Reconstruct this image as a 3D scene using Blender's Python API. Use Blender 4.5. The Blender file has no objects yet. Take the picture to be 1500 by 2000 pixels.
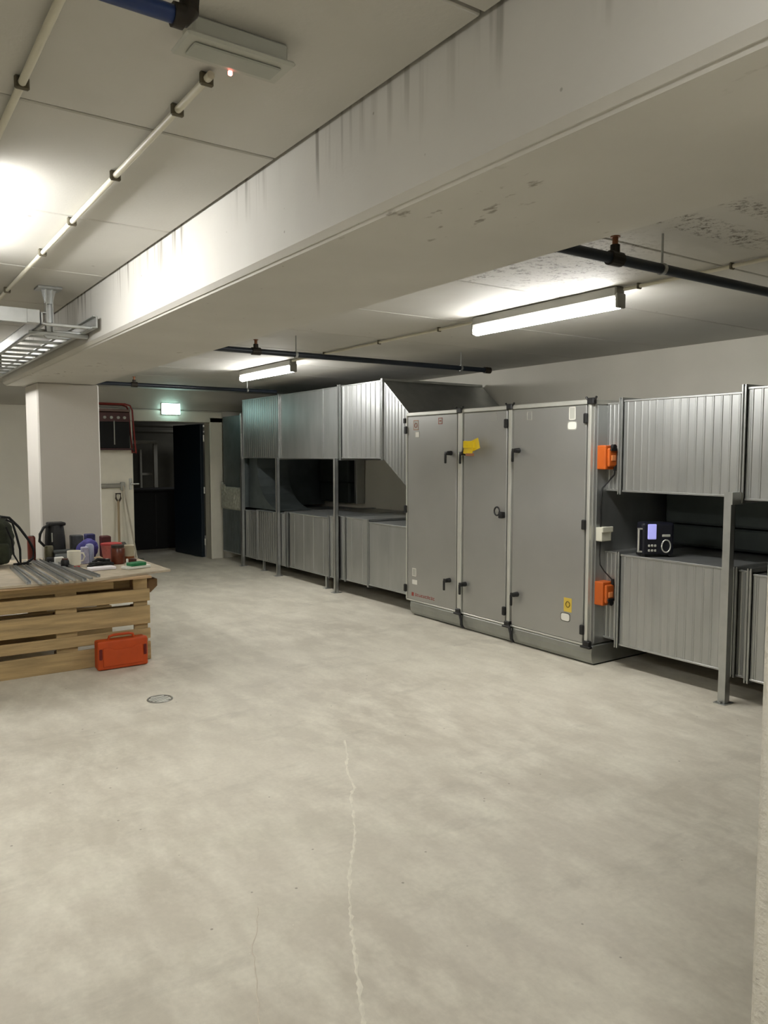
import bpy, bmesh, math, random
from mathutils import Vector, Matrix
random.seed(7)
S = bpy.context.scene
COL = S.collection
# ------------------------------------------------------------ camera, light, exposure
FPX, V1X, HY, CAMH = 1510.0, -290.0, 888.0, 1.6
cam = bpy.data.cameras.new('camera'); cam_o = bpy.data.objects.new('camera', cam); COL.objects.link(cam_o)
cam.sensor_fit = 'HORIZONTAL'; cam.sensor_width = 36.0; cam.lens = 36.0 * FPX / 1500.0
cam.clip_start = 0.05; cam.clip_end = 60
_d = Vector((V1X - 750, HY - 1000, FPX)).normalized()
_p = math.atan((1000 - HY) / FPX)
_up = Vector((0, -math.cos(_p), -math.sin(_p)))
_x = _d.cross(_up)
# rows: world axes in image-camera coords (x right, y down, z fwd) -> Blender camera (x, -y, -z)
M = Matrix(((_x.x, -_x.y, -_x.z), (_d.x, -_d.y, -_d.z), (_up.x, -_up.y, -_up.z)))
cam_o.matrix_world = Matrix.Translation((0, 0, CAMH)) @ M.to_4x4()
S.camera = cam_o
w = bpy.data.worlds.new('world'); S.world = w; w.use_nodes = True
w.node_tree.nodes['Background'].inputs[0].default_value = (0.5, 0.52, 0.5, 1)
w.node_tree.nodes['Background'].inputs[1].default_value = 0.02
S.view_settings.view_transform = 'Standard'; S.view_settings.look = 'None'
S.view_settings.exposure = 0.0; S.view_settings.gamma = 1.0; S.view_settings.use_curve_mapping = False
LAMP_E = 120.0
LAMP_COL = (1.0, 0.985, 0.96)
SIGN_E = 8.0

# ------------------------------------------------------------ materials
def srgb(r, g, b):
    f = lambda c: (c / 255 / 12.92) if c / 255 <= .04045 else ((c / 255 + .055) / 1.055) ** 2.4
    return (f(r), f(g), f(b), 1)
MC = {}
def mat(name, c, rough=.6, metal=0.0, var=.12, scale=8.0, bump=0.0, bscale=60.0, stretch=(1, 1, 1), emit=None, es=0.0, spec=.5, coat=0.0):
    if name in MC: return MC[name]
    m = bpy.data.materials.new(name); m.use_nodes = True; nt = m.node_tree; N = nt.nodes; L = nt.links
    b = N['Principled BSDF']; c = srgb(*c)
    tc = N.new('ShaderNodeTexCoord'); mp = N.new('ShaderNodeMapping'); mp.inputs['Scale'].default_value = stretch
    L.new(tc.outputs['Object'], mp.inputs[0])
    no = N.new('ShaderNodeTexNoise'); no.inputs['Scale'].default_value = scale; no.inputs['Detail'].default_value = 5; L.new(mp.outputs[0], no.inputs[0])
    cr = N.new('ShaderNodeValToRGB'); cr.color_ramp.elements[0].position = .3; cr.color_ramp.elements[1].position = .7
    cr.color_ramp.elements[0].color = tuple(x * (1 - var) for x in c[:3]) + (1,)
    cr.color_ramp.elements[1].color = tuple(min(1, x * (1 + var)) for x in c[:3]) + (1,)
    L.new(no.outputs[0], cr.inputs[0]); L.new(cr.outputs[0], b.inputs['Base Color'])
    b.inputs['Roughness'].default_value = rough; b.inputs['Metallic'].default_value = metal
    b.inputs['Specular IOR Level'].default_value = spec; b.inputs['Coat Weight'].default_value = coat
    if bump:
        n2 = N.new('ShaderNodeTexNoise'); n2.inputs['Scale'].default_value = bscale; n2.inputs['Detail'].default_value = 4; L.new(mp.outputs[0], n2.inputs[0])
        bp = N.new('ShaderNodeBump'); bp.inputs['Strength'].default_value = bump; bp.inputs['Distance'].default_value = .01
        L.new(n2.outputs[0], bp.inputs['Height']); L.new(bp.outputs[0], b.inputs['Normal'])
    if emit:
        b.inputs['Emission Color'].default_value = emit + (1,) if len(emit) == 3 else emit
        b.inputs['Emission Strength'].default_value = es
    MC[name] = m; return m
def nodes(m): return m.node_tree.nodes, m.node_tree.links, m.node_tree.nodes['Principled BSDF']
def mathn(N, L, op, a, b=None, clamp=False):
    n = N.new('ShaderNodeMath'); n.operation = op; n.use_clamp = clamp
    for i, v in enumerate((a, b)):
        if v is None: continue
        if isinstance(v, (int, float)): n.inputs[i].default_value = v
        else: L.new(v, n.inputs[i])
    return n.outputs[0]
def mapr(N, L, v, a, b, c=0.0, d=1.0):
    n = N.new('ShaderNodeMapRange'); n.inputs[1].default_value = a; n.inputs[2].default_value = b; n.inputs[3].default_value = c; n.inputs[4].default_value = d
    L.new(v, n.inputs[0]); return n.outputs[0]
def noise(N, L, vec, s, d=4, st=None, rough=.5):
    if st:
        mp = N.new('ShaderNodeMapping'); mp.inputs['Scale'].default_value = st; L.new(vec, mp.inputs[0]); vec = mp.outputs[0]
    n = N.new('ShaderNodeTexNoise'); n.inputs['Scale'].default_value = s; n.inputs['Detail'].default_value = d; n.inputs['Roughness'].default_value = rough
    L.new(vec, n.inputs[0]); return n.outputs[0]
def mixc(N, L, fac, a, b):
    n = N.new('ShaderNodeMix'); n.data_type = 'RGBA'
    L.new(fac, n.inputs[0])
    for i, v in ((6, a), (7, b)):
        if isinstance(v, tuple): n.inputs[i].default_value = v
        else: L.new(v, n.inputs[i])
    return n.outputs[2]

def floor_material():
    m = mat('concrete_floor', (170, 163, 146), .62); N, L, b = nodes(m)
    tc = N.new('ShaderNodeTexCoord').outputs['Object']
    big = noise(N, L, tc, .9, 6, rough=.6); mid = noise(N, L, tc, 3.2, 8, st=(1.6, .8, 1), rough=.65); fine = noise(N, L, tc, 45, 4)
    wv = N.new('ShaderNodeTexWave'); wv.inputs['Scale'].default_value = 1.1; wv.inputs['Distortion'].default_value = 9; wv.inputs['Detail'].default_value = 5
    L.new(tc, wv.inputs[0])
    c1 = mixc(N, L, mapr(N, L, big, .3, .7), srgb(182, 175, 159), srgb(204, 198, 182))
    c2 = mixc(N, L, mapr(N, L, mid, .42, .66), c1, srgb(214, 209, 193))
    dk = mapr(N, L, noise(N, L, tc, 1.7, 9, st=(.7, 1.5, 1), rough=.7), .54, .70, 0, .5)
    c3 = mixc(N, L, dk, c2, srgb(160, 154, 140))
    c4 = mixc(N, L, mapr(N, L, wv.outputs[0], .8, 1, 0, .13), c3, srgb(224, 219, 204))
    # white drips and grit
    vo = N.new('ShaderNodeTexVoronoi'); vo.inputs['Scale'].default_value = 26; L.new(tc, vo.inputs[0])
    dots = mathn(N, L, 'MULTIPLY', mapr(N, L, vo.outputs['Distance'], .10, .05), mapr(N, L, noise(N, L, tc, 1.4, 2), .58, .66))
    c5 = mixc(N, L, mathn(N, L, 'MULTIPLY', dots, .5), c4, srgb(236, 232, 218))
    vo2 = N.new('ShaderNodeTexVoronoi'); vo2.inputs['Scale'].default_value = 7; L.new(tc, vo2.inputs[0])
    sp = mathn(N, L, 'MULTIPLY', mapr(N, L, vo2.outputs['Distance'], .045, .03), .6)
    c6 = mixc(N, L, sp, c5, srgb(96, 88, 74))
    c7 = mixc(N, L, mapr(N, L, fine, .3, .75, 0, .16), c6, srgb(150, 145, 132))
    L.new(c7, b.inputs['Base Color'])
    L.new(mapr(N, L, mid, .3, .7, .5, .75), b.inputs['Roughness'])
    bp = N.new('ShaderNodeBump'); bp.inputs['Strength'].default_value = .12; bp.inputs['Distance'].default_value = .01
    L.new(mathn(N, L, 'ADD', mathn(N, L, 'MULTIPLY', fine, .4), mid), bp.inputs['Height']); L.new(bp.outputs[0], b.inputs['Normal'])
    return m
def blob_mask(N, L, tc, cx, cy, rx, ry):
    sx = N.new('ShaderNodeSeparateXYZ'); L.new(tc, sx.inputs[0])
    a = mathn(N, L, 'DIVIDE', mathn(N, L, 'SUBTRACT', sx.outputs[0], cx), rx); c = mathn(N, L, 'DIVIDE', mathn(N, L, 'SUBTRACT', sx.outputs[1], cy), ry)
    d = mathn(N, L, 'SQRT', mathn(N, L, 'ADD', mathn(N, L, 'MULTIPLY', a, a), mathn(N, L, 'MULTIPLY', c, c)))
    return mapr(N, L, d, 1.0, .5)
def ceiling_material():
    m = mat('painted_ceiling_concrete', (186, 182, 170), .75); N, L, b = nodes(m)
    tc = N.new('ShaderNodeTexCoord').outputs['Object']
    c = mixc(N, L, mapr(N, L, noise(N, L, tc, 1.3, 5), .3, .7), srgb(184, 182, 174), srgb(196, 194, 187))
    vo = N.new('ShaderNodeTexVoronoi'); vo.inputs['Scale'].default_value = 30; L.new(tc, vo.inputs[0])
    pits = mapr(N, L, noise(N, L, tc, 30, 8, rough=.78), .51, .58)
    for cx, cy, rx, ry, k in ((2.70, 2.80, .95, .70, .85), (3.05, 1.98, .8, .12, .9), (3.0, 1.72, .7, .08, .7), (2.3, 3.3, .5, .2, .5)):
        msk = mathn(N, L, 'MULTIPLY', blob_mask(N, L, tc, cx, cy, rx, ry), mapr(N, L, noise(N, L, tc, 6, 4), .34, .50))
        c = mixc(N, L, mathn(N, L, 'MULTIPLY', mathn(N, L, 'MULTIPLY', msk, pits), k), c, srgb(84, 74, 60))
    vo2 = N.new('ShaderNodeTexVoronoi'); vo2.inputs['Scale'].default_value = 3.1; L.new(tc, vo2.inputs[0])
    c = mixc(N, L, mathn(N, L, 'MULTIPLY', mapr(N, L, vo2.outputs['Distance'], .03, .018), .55), c, srgb(110, 104, 92))
    L.new(c, b.inputs['Base Color'])
    bp = N.new('ShaderNodeBump'); bp.inputs['Strength'].default_value = .15; bp.inputs['Distance'].default_value = .004
    L.new(noise(N, L, tc, 90, 4), bp.inputs['Height']); L.new(bp.outputs[0], b.inputs['Normal'])
    return m
def beam_material():
    m = mat('painted_beam_concrete', (190, 187, 176), .7); N, L, b = nodes(m)
    tc = N.new('ShaderNodeTexCoord').outputs['Object']
    sx = N.new('ShaderNodeSeparateXYZ'); L.new(tc, sx.inputs[0])
    c = mixc(N, L, mapr(N, L, noise(N, L, tc, 1.6, 6), .3, .7), srgb(190, 188, 181), srgb(202, 200, 193))
    # damp streaks running down from the top edge
    st = mapr(N, L, noise(N, L, tc, 22, 3, st=(1, 1, .05)), .50, .62)
    pt = mapr(N, L, noise(N, L, tc, 1.9, 2, st=(0, 1, 0)), .44, .56)
    top = mapr(N, L, mathn(N, L, 'ADD', sx.outputs[2], mathn(N, L, 'MULTIPLY', noise(N, L, tc, 14, 2, st=(1, 1, .02)), .22)), 2.5, 2.64)
    c = mixc(N, L, mathn(N, L, 'MULTIPLY', mathn(N, L, 'MULTIPLY', mathn(N, L, 'MULTIPLY', st, pt), top), .75), c, srgb(112, 106, 95))
    # pits and scrapes
    vo = N.new('ShaderNodeTexVoronoi'); vo.inputs['Scale'].default_value = 9; L.new(tc, vo.inputs[0])
    pit = mathn(N, L, 'MULTIPLY', mapr(N, L, vo.outputs['Distance'], .045, .025), .6)
    c = mixc(N, L, pit, c, srgb(120, 114, 102))
    under = mapr(N, L, sx.outputs[2], 2.25, 2.24)
    scr = mathn(N, L, 'MULTIPLY', mapr(N, L, noise(N, L, tc, 20, 5, st=(1.0, .5, 1)), .62, .68), mapr(N, L, noise(N, L, tc, 1.6, 2), .54, .62))
    c = mixc(N, L, mathn(N, L, 'MULTIPLY', mathn(N, L, 'MULTIPLY', scr, under), .7), c, srgb(112, 102, 88))
    L.new(c, b.inputs['Base Color'])
    bp = N.new('ShaderNodeBump'); bp.inputs['Strength'].default_value = .12; bp.inputs['Distance'].default_value = .004
    L.new(noise(N, L, tc, 80, 4), bp.inputs['Height']); L.new(bp.outputs[0], b.inputs['Normal'])
    return m

FLOOR = floor_material(); CEIL = ceiling_material(); BEAM = beam_material()
WALL = mat('cream_wall_paint', (212, 208, 195), .75, var=.04, scale=2, bump=.1)
WALLD = mat('grey_wall_paint', (172, 168, 156), .75, var=.04, scale=2, bump=.1)
ROUGHW = mat('rough_white_render', (214, 210, 198), .8, var=.06, scale=20, bump=.8, bscale=55)
COLM = mat('grey_column_paint', (200, 196, 188), .7, var=.03, scale=2, bump=.08)
DARKGAP = mat('dark_joint', (50, 44, 36), .9)
TRIM = mat('pale_frame_paint', (206, 202, 186), .5, var=.03)
GALV = mat('galvanised_sheet', (174, 176, 174), .40, .85, var=.10, scale=7, stretch=(1, 1, .25))
GALV2 = mat('galvanised_flange', (178, 180, 178), .36, .85, var=.08, scale=12)
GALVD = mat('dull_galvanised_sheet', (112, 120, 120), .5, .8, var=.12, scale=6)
REARSHADE = mat('shade_toned_rear_sheet', (62, 68, 66), .6, .6, var=.12, scale=6)  # sheet colour darkened to carry the shade between the ducts
PANEL = mat('grey_panel_steel', (172, 172, 168), .38, .7, var=.04, scale=2.5)
ALU = mat('aluminium_profile', (206, 206, 198), .38, .6, var=.04)
BASE = mat('galvanised_base', (160, 162, 156), .42, .8, var=.08, scale=6)
BLACK = mat('black_plastic', (18, 18, 18), .5, var=.1)
BLACKM = mat('black_matt', (12, 12, 13), .8, var=.2)
ORANGE = mat('orange_plastic', (186, 88, 24), .45, var=.08, scale=12)
ORCASE = mat('orange_red_case', (178, 66, 8), .5, var=.08, scale=12)
DARKRED = mat('dark_red_catch', (96, 16, 10), .5)
YELLOW = mat('yellow_tag', (222, 190, 20), .6, var=.1)
STICKY = mat('yellow_sticker', (206, 178, 70), .6, var=.05)
STICKW = mat('white_sticker', (222, 220, 210), .5, var=.03)
STICKG = mat('grey_sticker', (170, 170, 160), .5, var=.03)
STICKR = mat('red_print', (150, 62, 50), .6, var=.05)
STICKO = mat('faded_orange_sticker', (150, 96, 60), .6, var=.06)
CREAMP = mat('cream_plastic', (204, 202, 186), .5, var=.04)
BLUEP = mat('blue_pipe_paint', (14, 44, 96), .35, var=.12, scale=10)
NAVYP = mat('dark_blue_pipe_paint', (15, 24, 36), .4, var=.15, scale=10)
IRON = mat('black_iron_fitting', (40, 34, 26), .5, .4, var=.2, scale=20)
COPPER = mat('copper_riser', (130, 84, 56), .45, .6, var=.15)
ZINC = mat('zinc_tray_steel', (176, 178, 176), .35, .85, var=.1, scale=14)
COND = mat('cream_conduit', (204, 200, 182), .5, var=.04)
CLIP = mat('conduit_clip', (96, 90, 74), .5, .3)
LUM = mat('luminaire_plastic', (172, 173, 163), .4, var=.02)
LHOUS = mat('lamp_housing', (120, 118, 110), .5, var=.03)
GLOW = mat('lamp_diffuser', (255, 255, 250), .5, emit=LAMP_COL, es=LAMP_E)
_n, _l, _b = nodes(GLOW)   # LED batten: most of its light leaves downwards
_g = _n.new('ShaderNodeNewGeometry'); _s = _n.new('ShaderNodeSeparateXYZ'); _l.new(_g.outputs['Normal'], _s.inputs[0])
_l.new(mathn(_n, _l, 'MULTIPLY', mapr(_n, _l, _s.outputs[2], .55, -.75, .22, 1.0), LAMP_E), _b.inputs['Emission Strength'])
SIGN = mat('exit_sign_glow', (200, 255, 245), .4, emit=(.58, .95, .93), es=SIGN_E)
SIGNG = mat('exit_sign_pictogram', (60, 200, 160), .4, emit=(.25, .8, .62), es=SIGN_E * .6)
RED_LED = mat('red_led', (255, 90, 80), .4, emit=(1, .25, .2), es=7)
PINE = mat('pallet_pine', (166, 142, 100), .7, var=.25, scale=5, stretch=(.6, 4, 7), bump=.3, bscale=25)
PINED = mat('pallet_block_wood', (120, 92, 60), .8, var=.3, scale=9, bump=.3, bscale=25)
PLY = mat('plywood_sheet', (176, 148, 112), .6, var=.16, scale=5, stretch=(.5, 3, 3), bump=.1)
PLYD = mat('dusty_board', (168, 156, 134), .65, var=.18, scale=9, bump=.1)
GREEN_BAG = mat('dark_olive_cloth', (44, 48, 32), .9, var=.3, scale=18, bump=.5, bscale=60)
NAVYDOOR = mat('dark_navy_door', (14, 26, 36), .45, var=.1)
REDTUBE = mat('red_tube_paint', (128, 30, 18), .45, var=.1)

# ------------------------------------------------------------ geometry helpers
class MB:
    def __init__(s): s.bm = bmesh.new()
    def _add(s, bm2):
        me = bpy.data.meshes.new('t'); bm2.to_mesh(me); bm2.free(); s.bm.from_mesh(me); bpy.data.meshes.remove(me); return s
    def box(s, x0, x1, y0, y1, z0, z1, bev=0.0, seg=1, rot=None, piv=None):
        b = bmesh.new(); bmesh.ops.create_cube(b, size=1)
        bmesh.ops.scale(b, vec=(abs(x1 - x0), abs(y1 - y0), abs(z1 - z0)), verts=b.verts)
        if bev: bmesh.ops.bevel(b, geom=b.edges[:], offset=min(bev, .49 * min(abs(x1 - x0), abs(y1 - y0), abs(z1 - z0))), segments=seg, affect='EDGES', profile=.5)
        c = Vector(((x0 + x1) / 2, (y0 + y1) / 2, (z0 + z1) / 2)); bmesh.ops.translate(b, vec=c, verts=b.verts)
        if rot is not None: bmesh.ops.rotate(b, cent=Vector(piv) if piv else c, matrix=rot, verts=b.verts)
        return s._add(b)
    def cyl(s, p0, p1, r, r2=None, n=14):
        p0 = Vector(p0); p1 = Vector(p1); v = p1 - p0; b = bmesh.new()
        bmesh.ops.create_cone(b, cap_ends=True, segments=n, radius1=r, radius2=r if r2 is None else r2, depth=v.length)
        q = Vector((0, 0, 1)).rotation_difference(v.normalized()).to_matrix()
        bmesh.ops.rotate(b, cent=(0, 0, 0), matrix=q, verts=b.verts); bmesh.ops.translate(b, vec=(p0 + p1) / 2, verts=b.verts)
        return s._add(b)
    def tube(s, pts, r, n=8, closed=False):
        pts = [Vector(p) for p in pts]; rings = []; b = bmesh.new(); up = Vector((.13, .21, 1)).normalized()
        K = len(pts)
        for i, p in enumerate(pts):
            a = pts[(i - 1) % K] if (closed or i > 0) else p; c = pts[(i + 1) % K] if (closed or i < K - 1) else p
            t = (c - a).normalized(); u = t.cross(up)
            if u.length < .1: u = t.cross(Vector((1, 0, 0)))
            u.normalize(); v = t.cross(u); up = u.cross(t) if False else up
            rings.append([b.verts.new(p + (u * math.cos(2 * math.pi * k / n) + v * math.sin(2 * math.pi * k / n)) * r) for k in range(n)])
        for i in range(K if closed else K - 1):
            A, B_ = rings[i], rings[(i + 1) % K]
            for k in range(n): b.faces.new((A[k], A[(k + 1) % n], B_[(k + 1) % n], B_[k]))
        if not closed: b.faces.new(rings[0][::-1]); b.faces.new(rings[-1])
        bmesh.ops.recalc_face_normals(b, faces=b.faces)
        return s._add(b)
    def prism(s, poly, axis, a, c, bev=0.0):
        # poly: 2D points; axis 'x': (y,z) ; 'y': (x,z) ; 'z': (x,y)
        b = bmesh.new()
        f = {'x': lambda p, t: (t, p[0], p[1]), 'y': lambda p, t: (p[0], t, p[1]), 'z': lambda p, t: (p[0], p[1], t)}[axis]
        A = [b.verts.new(f(p, a)) for p in poly]; C = [b.verts.new(f(p, c)) for p in poly]; n = len(poly)
        b.faces.new(A[::-1]); b.faces.new(C)
        for i in range(n): b.faces.new((A[i], A[(i + 1) % n], C[(i + 1) % n], C[i]))
        bmesh.ops.recalc_face_normals(b, faces=b.faces)
        if bev: bmesh.ops.bevel(b, geom=b.edges[:], offset=bev, segments=1, affect='EDGES')
        return s._add(b)
    def lathe(s, prof, c, n=20):
        b = bmesh.new(); R = []
        for r, z in prof: R.append([b.verts.new((c[0] + r * math.cos(2 * math.pi * k / n), c[1] + r * math.sin(2 * math.pi * k / n), c[2] + z)) for k in range(n)])
        for i in range(len(R) - 1):
            for k in range(n): b.faces.new((R[i][k], R[i][(k + 1) % n], R[i + 1][(k + 1) % n], R[i + 1][k]))
        b.faces.new(R[0][::-1]); b.faces.new(R[-1]); bmesh.ops.recalc_face_normals(b, faces=b.faces)
        return s._add(b)
    def build(s, name, m, parent=None, label=None, cat=None, group=None, kind=None, smooth=False):
        off = world_loc(parent) if parent else Vector()
        for v in s.bm.verts: v.co -= off
        me = bpy.data.meshes.new(name); s.bm.to_mesh(me); s.bm.free(); me.materials.append(m)
        if smooth:
            for p in me.polygons: p.use_smooth = True
            me.set_sharp_from_angle(angle=math.radians(38))
        o = bpy.data.objects.new(name, me); COL.objects.link(o)
        if parent: o.parent = parent
        tag(o, label, cat, group, kind); return o
LOC = {}
def world_loc(o):
    v = Vector()
    while o: v += Vector(o.location); o = o.parent
    return v
def tag(o, label=None, cat=None, group=None, kind=None):
    if label: o['label'] = label
    if cat: o['category'] = cat
    if group: o['group'] = group
    if kind: o['kind'] = kind
def thing(name, label, cat, loc, group=None):
    o = bpy.data.objects.new(name, None); o.empty_display_size = .1; COL.objects.link(o); o.location = loc; tag(o, label, cat, group); return o
def struct(name, mb, m, parent=None, label=None): return mb.build(name, m, parent, label=label, kind='structure' if not parent else None)
def rz(a): return Matrix.Rotation(math.radians(a), 3, 'Z')
def copy_tree(root, label, delta):
    r = root.copy(); COL.objects.link(r); r.location = Vector(root.location) + Vector(delta)
    if label: r['label'] = label
    for ch in list(root.children):
        c = ch.copy(); COL.objects.link(c); c.parent = r
        for g in list(ch.children):
            d = g.copy(); COL.objects.link(d); d.parent = c
    return r

# ------------------------------------------------------------ setting
ZC = 2.55; XR = 6.05; XL = -3.2; YF = 11.25; YB = -2.6
BX0, BX1, BZ = 1.178, 1.87, 2.238
fl = struct('floor', MB().box(XL, XR + .2, YB, 15.2, -.12, 0), FLOOR)
# filled floor crack
crack = [(2.22, 3.62), (2.10, 3.40), (2.02, 3.28), (1.93, 3.06), (1.87, 3.0), (1.80, 2.87), (1.71, 2.71), (1.60, 2.55), (1.50, 2.42), (1.43, 2.30), (1.37, 2.20), (1.32, 2.11), (1.27, 2.02), (1.21, 1.90), (1.15, 1.79), (1.09, 1.68), (1.0, 1.5), (.93, 1.38)]
def ribbon(pts, wmin, wmax, sub=7, z=.0015, jit=.006):
    b = bmesh.new(); L_ = []; P = []
    for i in range(len(pts) - 1):
        for k in range(sub):
            t = k / sub; P.append(Vector((pts[i][0] * (1 - t) + pts[i + 1][0] * t, pts[i][1] * (1 - t) + pts[i + 1][1] * t, 0)))
    P.append(Vector((*pts[-1], 0)))
    for i, p in enumerate(P):
        d = (P[min(i + 1, len(P) - 1)] - P[max(i - 1, 0)]).normalized(); n = Vector((-d.y, d.x, 0)); wd = random.uniform(wmin, wmax); p = p + n * random.uniform(-jit, jit)
        L_.append((b.verts.new(p - n * wd + Vector((0, 0, .0003))), b.verts.new(p + Vector((0, 0, z))), b.verts.new(p + n * wd + Vector((0, 0, .0003)))))
    for i in range(len(L_) - 1):
        for k in (0, 1): b.faces.new((L_[i][k], L_[i + 1][k], L_[i + 1][k + 1], L_[i][k + 1]))
    bmesh.ops.recalc_face_normals(b, faces=b.faces)
    return b
mb = MB(); mb._add(ribbon(crack, .0025, .009, jit=.004))
mb.build('crack_filler', mat('pale_crack_filler', (216, 211, 195), .8, var=.1, scale=30), fl, label='pale filled crack')
mb = MB(); mb._add(ribbon([(1.12, 2.42), (1.0, 2.2), (.93, 2.02), (.86, 1.86)], .001, .004)); mb.build('crack_filler', mat('faint_crack_filler', (200, 192, 176), .8, var=.1, scale=30), fl)

cl = struct('ceiling', MB().box(XL, XR + .2, YB, 11.5, ZC + .03, ZC + .2), DARKGAP)
js = [2.32 + 1.0 * k for k in range(-5, 9)]
edges = [YB] + js + [11.5]
for i in range(len(edges) - 1):
    for a, c in ((XL, BX0 - .012), (BX1 - .3, XR + .2)):
        j = .006
        MB().box(a, c, edges[i] + j, edges[i + 1] - j, ZC, ZC + .06, .004).build('slab', CEIL, cl)
# beam with chamfered, stepped lower arris
pf = [(BX0, ZC + .03), (BX0, BZ + .024), (BX0 + .018, BZ + .008), (BX0 + .024, BZ + .009), (BX0 + .030, BZ), (BX1 - .012, BZ), (BX1, BZ + .012), (BX1, ZC + .03)]
struct('beam', MB().prism(pf, 'y', YB, 7.95), BEAM)
struct('column', MB().box(1.37, 1.90, 7.4, 7.95, 0, BZ, .012), COLM)
struct('wall_right', MB().box(XR, XR + .2, YB, YF + .3, 0, ZC + .03), WALL)
struct('wall_left', MB().box(XL - .2, XL, YB, YF + .3, 0, ZC + .03), WALL)
struct('wall_back', MB().box(XL - .2, XR + .2, YB - .2, YB, 0, ZC + .03), WALL)
# far wall with door opening (x 3.37-4.42, z 0-2.08); leaf closes x 2.7-3.37
mb = MB(); mb.box(XL, 2.70, YF, YF + .2, 0, 2.26); mb.box(4.515, XR, YF, YF + .2, 0, 2.26); mb.box(2.70, 4.515, YF, YF + .2, 2.09, 2.26)
fw = struct('wall_far', mb, WALL)
MB().box(XL, XR, YF - .04, YF + .2, 2.262, ZC + .03, .006).build('lintel', WALLD, fw)
# near wall edge the photographer stands beside
struct('wall_near', MB().box(1.555, 1.80, -.3, .865, 0, ZC, .012, 2), ROUGHW)
# door frame
df = struct('trim_1', MB().box(4.50, 4.70, YF - .03, YF + .02, 0, 2.16, .006), TRIM)
MB().box(2.62, 4.70, YF - .03, YF + .02, 2.085, 2.245, .006).build('head', TRIM, df)
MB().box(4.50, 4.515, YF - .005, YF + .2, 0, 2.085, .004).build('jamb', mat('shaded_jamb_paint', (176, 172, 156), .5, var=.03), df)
MB().box(2.62, 2.70, YF - .03, YF + .2, 0, 2.085, .004).build('jamb', TRIM, df)
# white door leaf (closed half)
d1 = thing('door_1', None, None, (3.02, YF, 0)); d1['kind'] = 'structure'
MB().box(2.70, 3.335, YF - .015, YF + .035, .01, 2.08, .004).build('leaf', mat('white_leaf_paint', (232, 226, 208), .45, var=.03), d1)
MB().box(2.72, 3.17, YF - .07, YF - .03, 1.13, 1.19, .008).build('push_bar', mat('grey_push_bar', (150, 146, 136), .4, .4), d1, label='grey push bar')
MB().box(3.14, 3.20, YF - .075, YF - .015, 1.09, 1.21, .008).build('bar_bracket', STICKG, d1)
h = MB().box(3.27, 3.31, YF - .03, YF - .015, 1.10, 1.26, .004).build('handle_plate', ALU, d1)
MB().cyl((3.29, YF - .02, 1.18), (3.29, YF - .06, 1.18), .01).cyl((3.29, YF - .055, 1.18), (3.40, YF - .055, 1.18), .01).build('lever', ALU, h)
# dark leaf, opened inwards
d2 = thing('door_2', None, None, (4.41, YF + .1, 0)); d2['kind'] = 'structure'
MB().box(4.435, 4.485, YF + .21, YF + 1.12, .01, 2.07, .004, rot=rz(7), piv=(4.48, YF + .21, 0)).build('leaf', NAVYDOOR, d2)
for z in (.25, 1.05, 1.85): MB().cyl((4.475, YF + .17, z - .05), (4.475, YF + .17, z + .05), .012).build('hinge', ALU, d2)
# room beyond
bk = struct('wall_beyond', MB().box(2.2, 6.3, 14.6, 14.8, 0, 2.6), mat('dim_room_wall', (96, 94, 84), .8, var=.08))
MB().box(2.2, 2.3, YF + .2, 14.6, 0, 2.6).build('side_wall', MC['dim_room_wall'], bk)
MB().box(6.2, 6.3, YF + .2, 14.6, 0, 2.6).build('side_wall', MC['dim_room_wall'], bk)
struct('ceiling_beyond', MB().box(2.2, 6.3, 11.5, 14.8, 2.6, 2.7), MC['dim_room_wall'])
dl = bpy.data.lights.new('added_room_fill', 'AREA'); dl.energy = 7; dl.size = .6; dlo = bpy.data.objects.new('added_room_fill', dl); COL.objects.link(dlo); dlo.location = (5.5, 13.6, 2.5)  # unseen fill light added to lift the room beyond the doorway
fr = thing('doorway_frame', 'pale frame standing far back in the dark room beyond the doorway', 'frame', (4.5, 14.3, 0))
pm = mat('pale_far_frame', (190, 188, 176), .5, var=.05)
MB().box(4.20, 4.70, 14.3, 14.36, 1.80, 1.86, .005).build('rail', pm, fr)
MB().box(4.63, 4.70, 14.3, 14.36, 0, 1.80, .005).build('post', pm, fr)
MB().box(4.40, 4.44, 14.4, 14.44, 0, 1.70, .005).build('post', pm, fr)
MB().box(4.44, 4.63, 14.4, 14.43, 1.22, 1.26).build('rail', pm, fr)
MB().box(5.06, 5.12, 14.3, 14.36, 0, 1.86, .005).build('post', pm, fr)
for i, z in enumerate((2.12, 2.26, 2.02)):
    o = MB().cyl((2.3, 13.9 + .1 * i, z), (6.2, 13.9 + .1 * i, z), .03, n=10).build('ceiling_pipe', MC['dim_room_wall'])
    tag(o, ['middle of three dim pipes crossing the dark room beyond the doorway', 'top one of three dim pipes crossing the dark room beyond the doorway', 'lowest of three dim pipes crossing the dark room beyond the doorway'][i], 'pipe')
mc = thing('dark_shape', 'black waist-high shape standing in the dark room beyond the doorway', 'cabinet', (4.0, 13.2, 0))  # stand-in block for an unidentified dark shape beyond the doorway
MB().box(2.9, 4.9, 12.95, 13.6, 0, .98, .02).build('body', BLACKM, mc)
MB().box(2.88, 4.92, 12.93, 13.62, .98, 1.02, .01).build('top', BLACKM, mc)
for x_ in (3.5, 4.2): MB().box(x_, x_ + .015, 12.94, 12.955, .05, .93).build('handle_strip', BLACK, mc)

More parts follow.
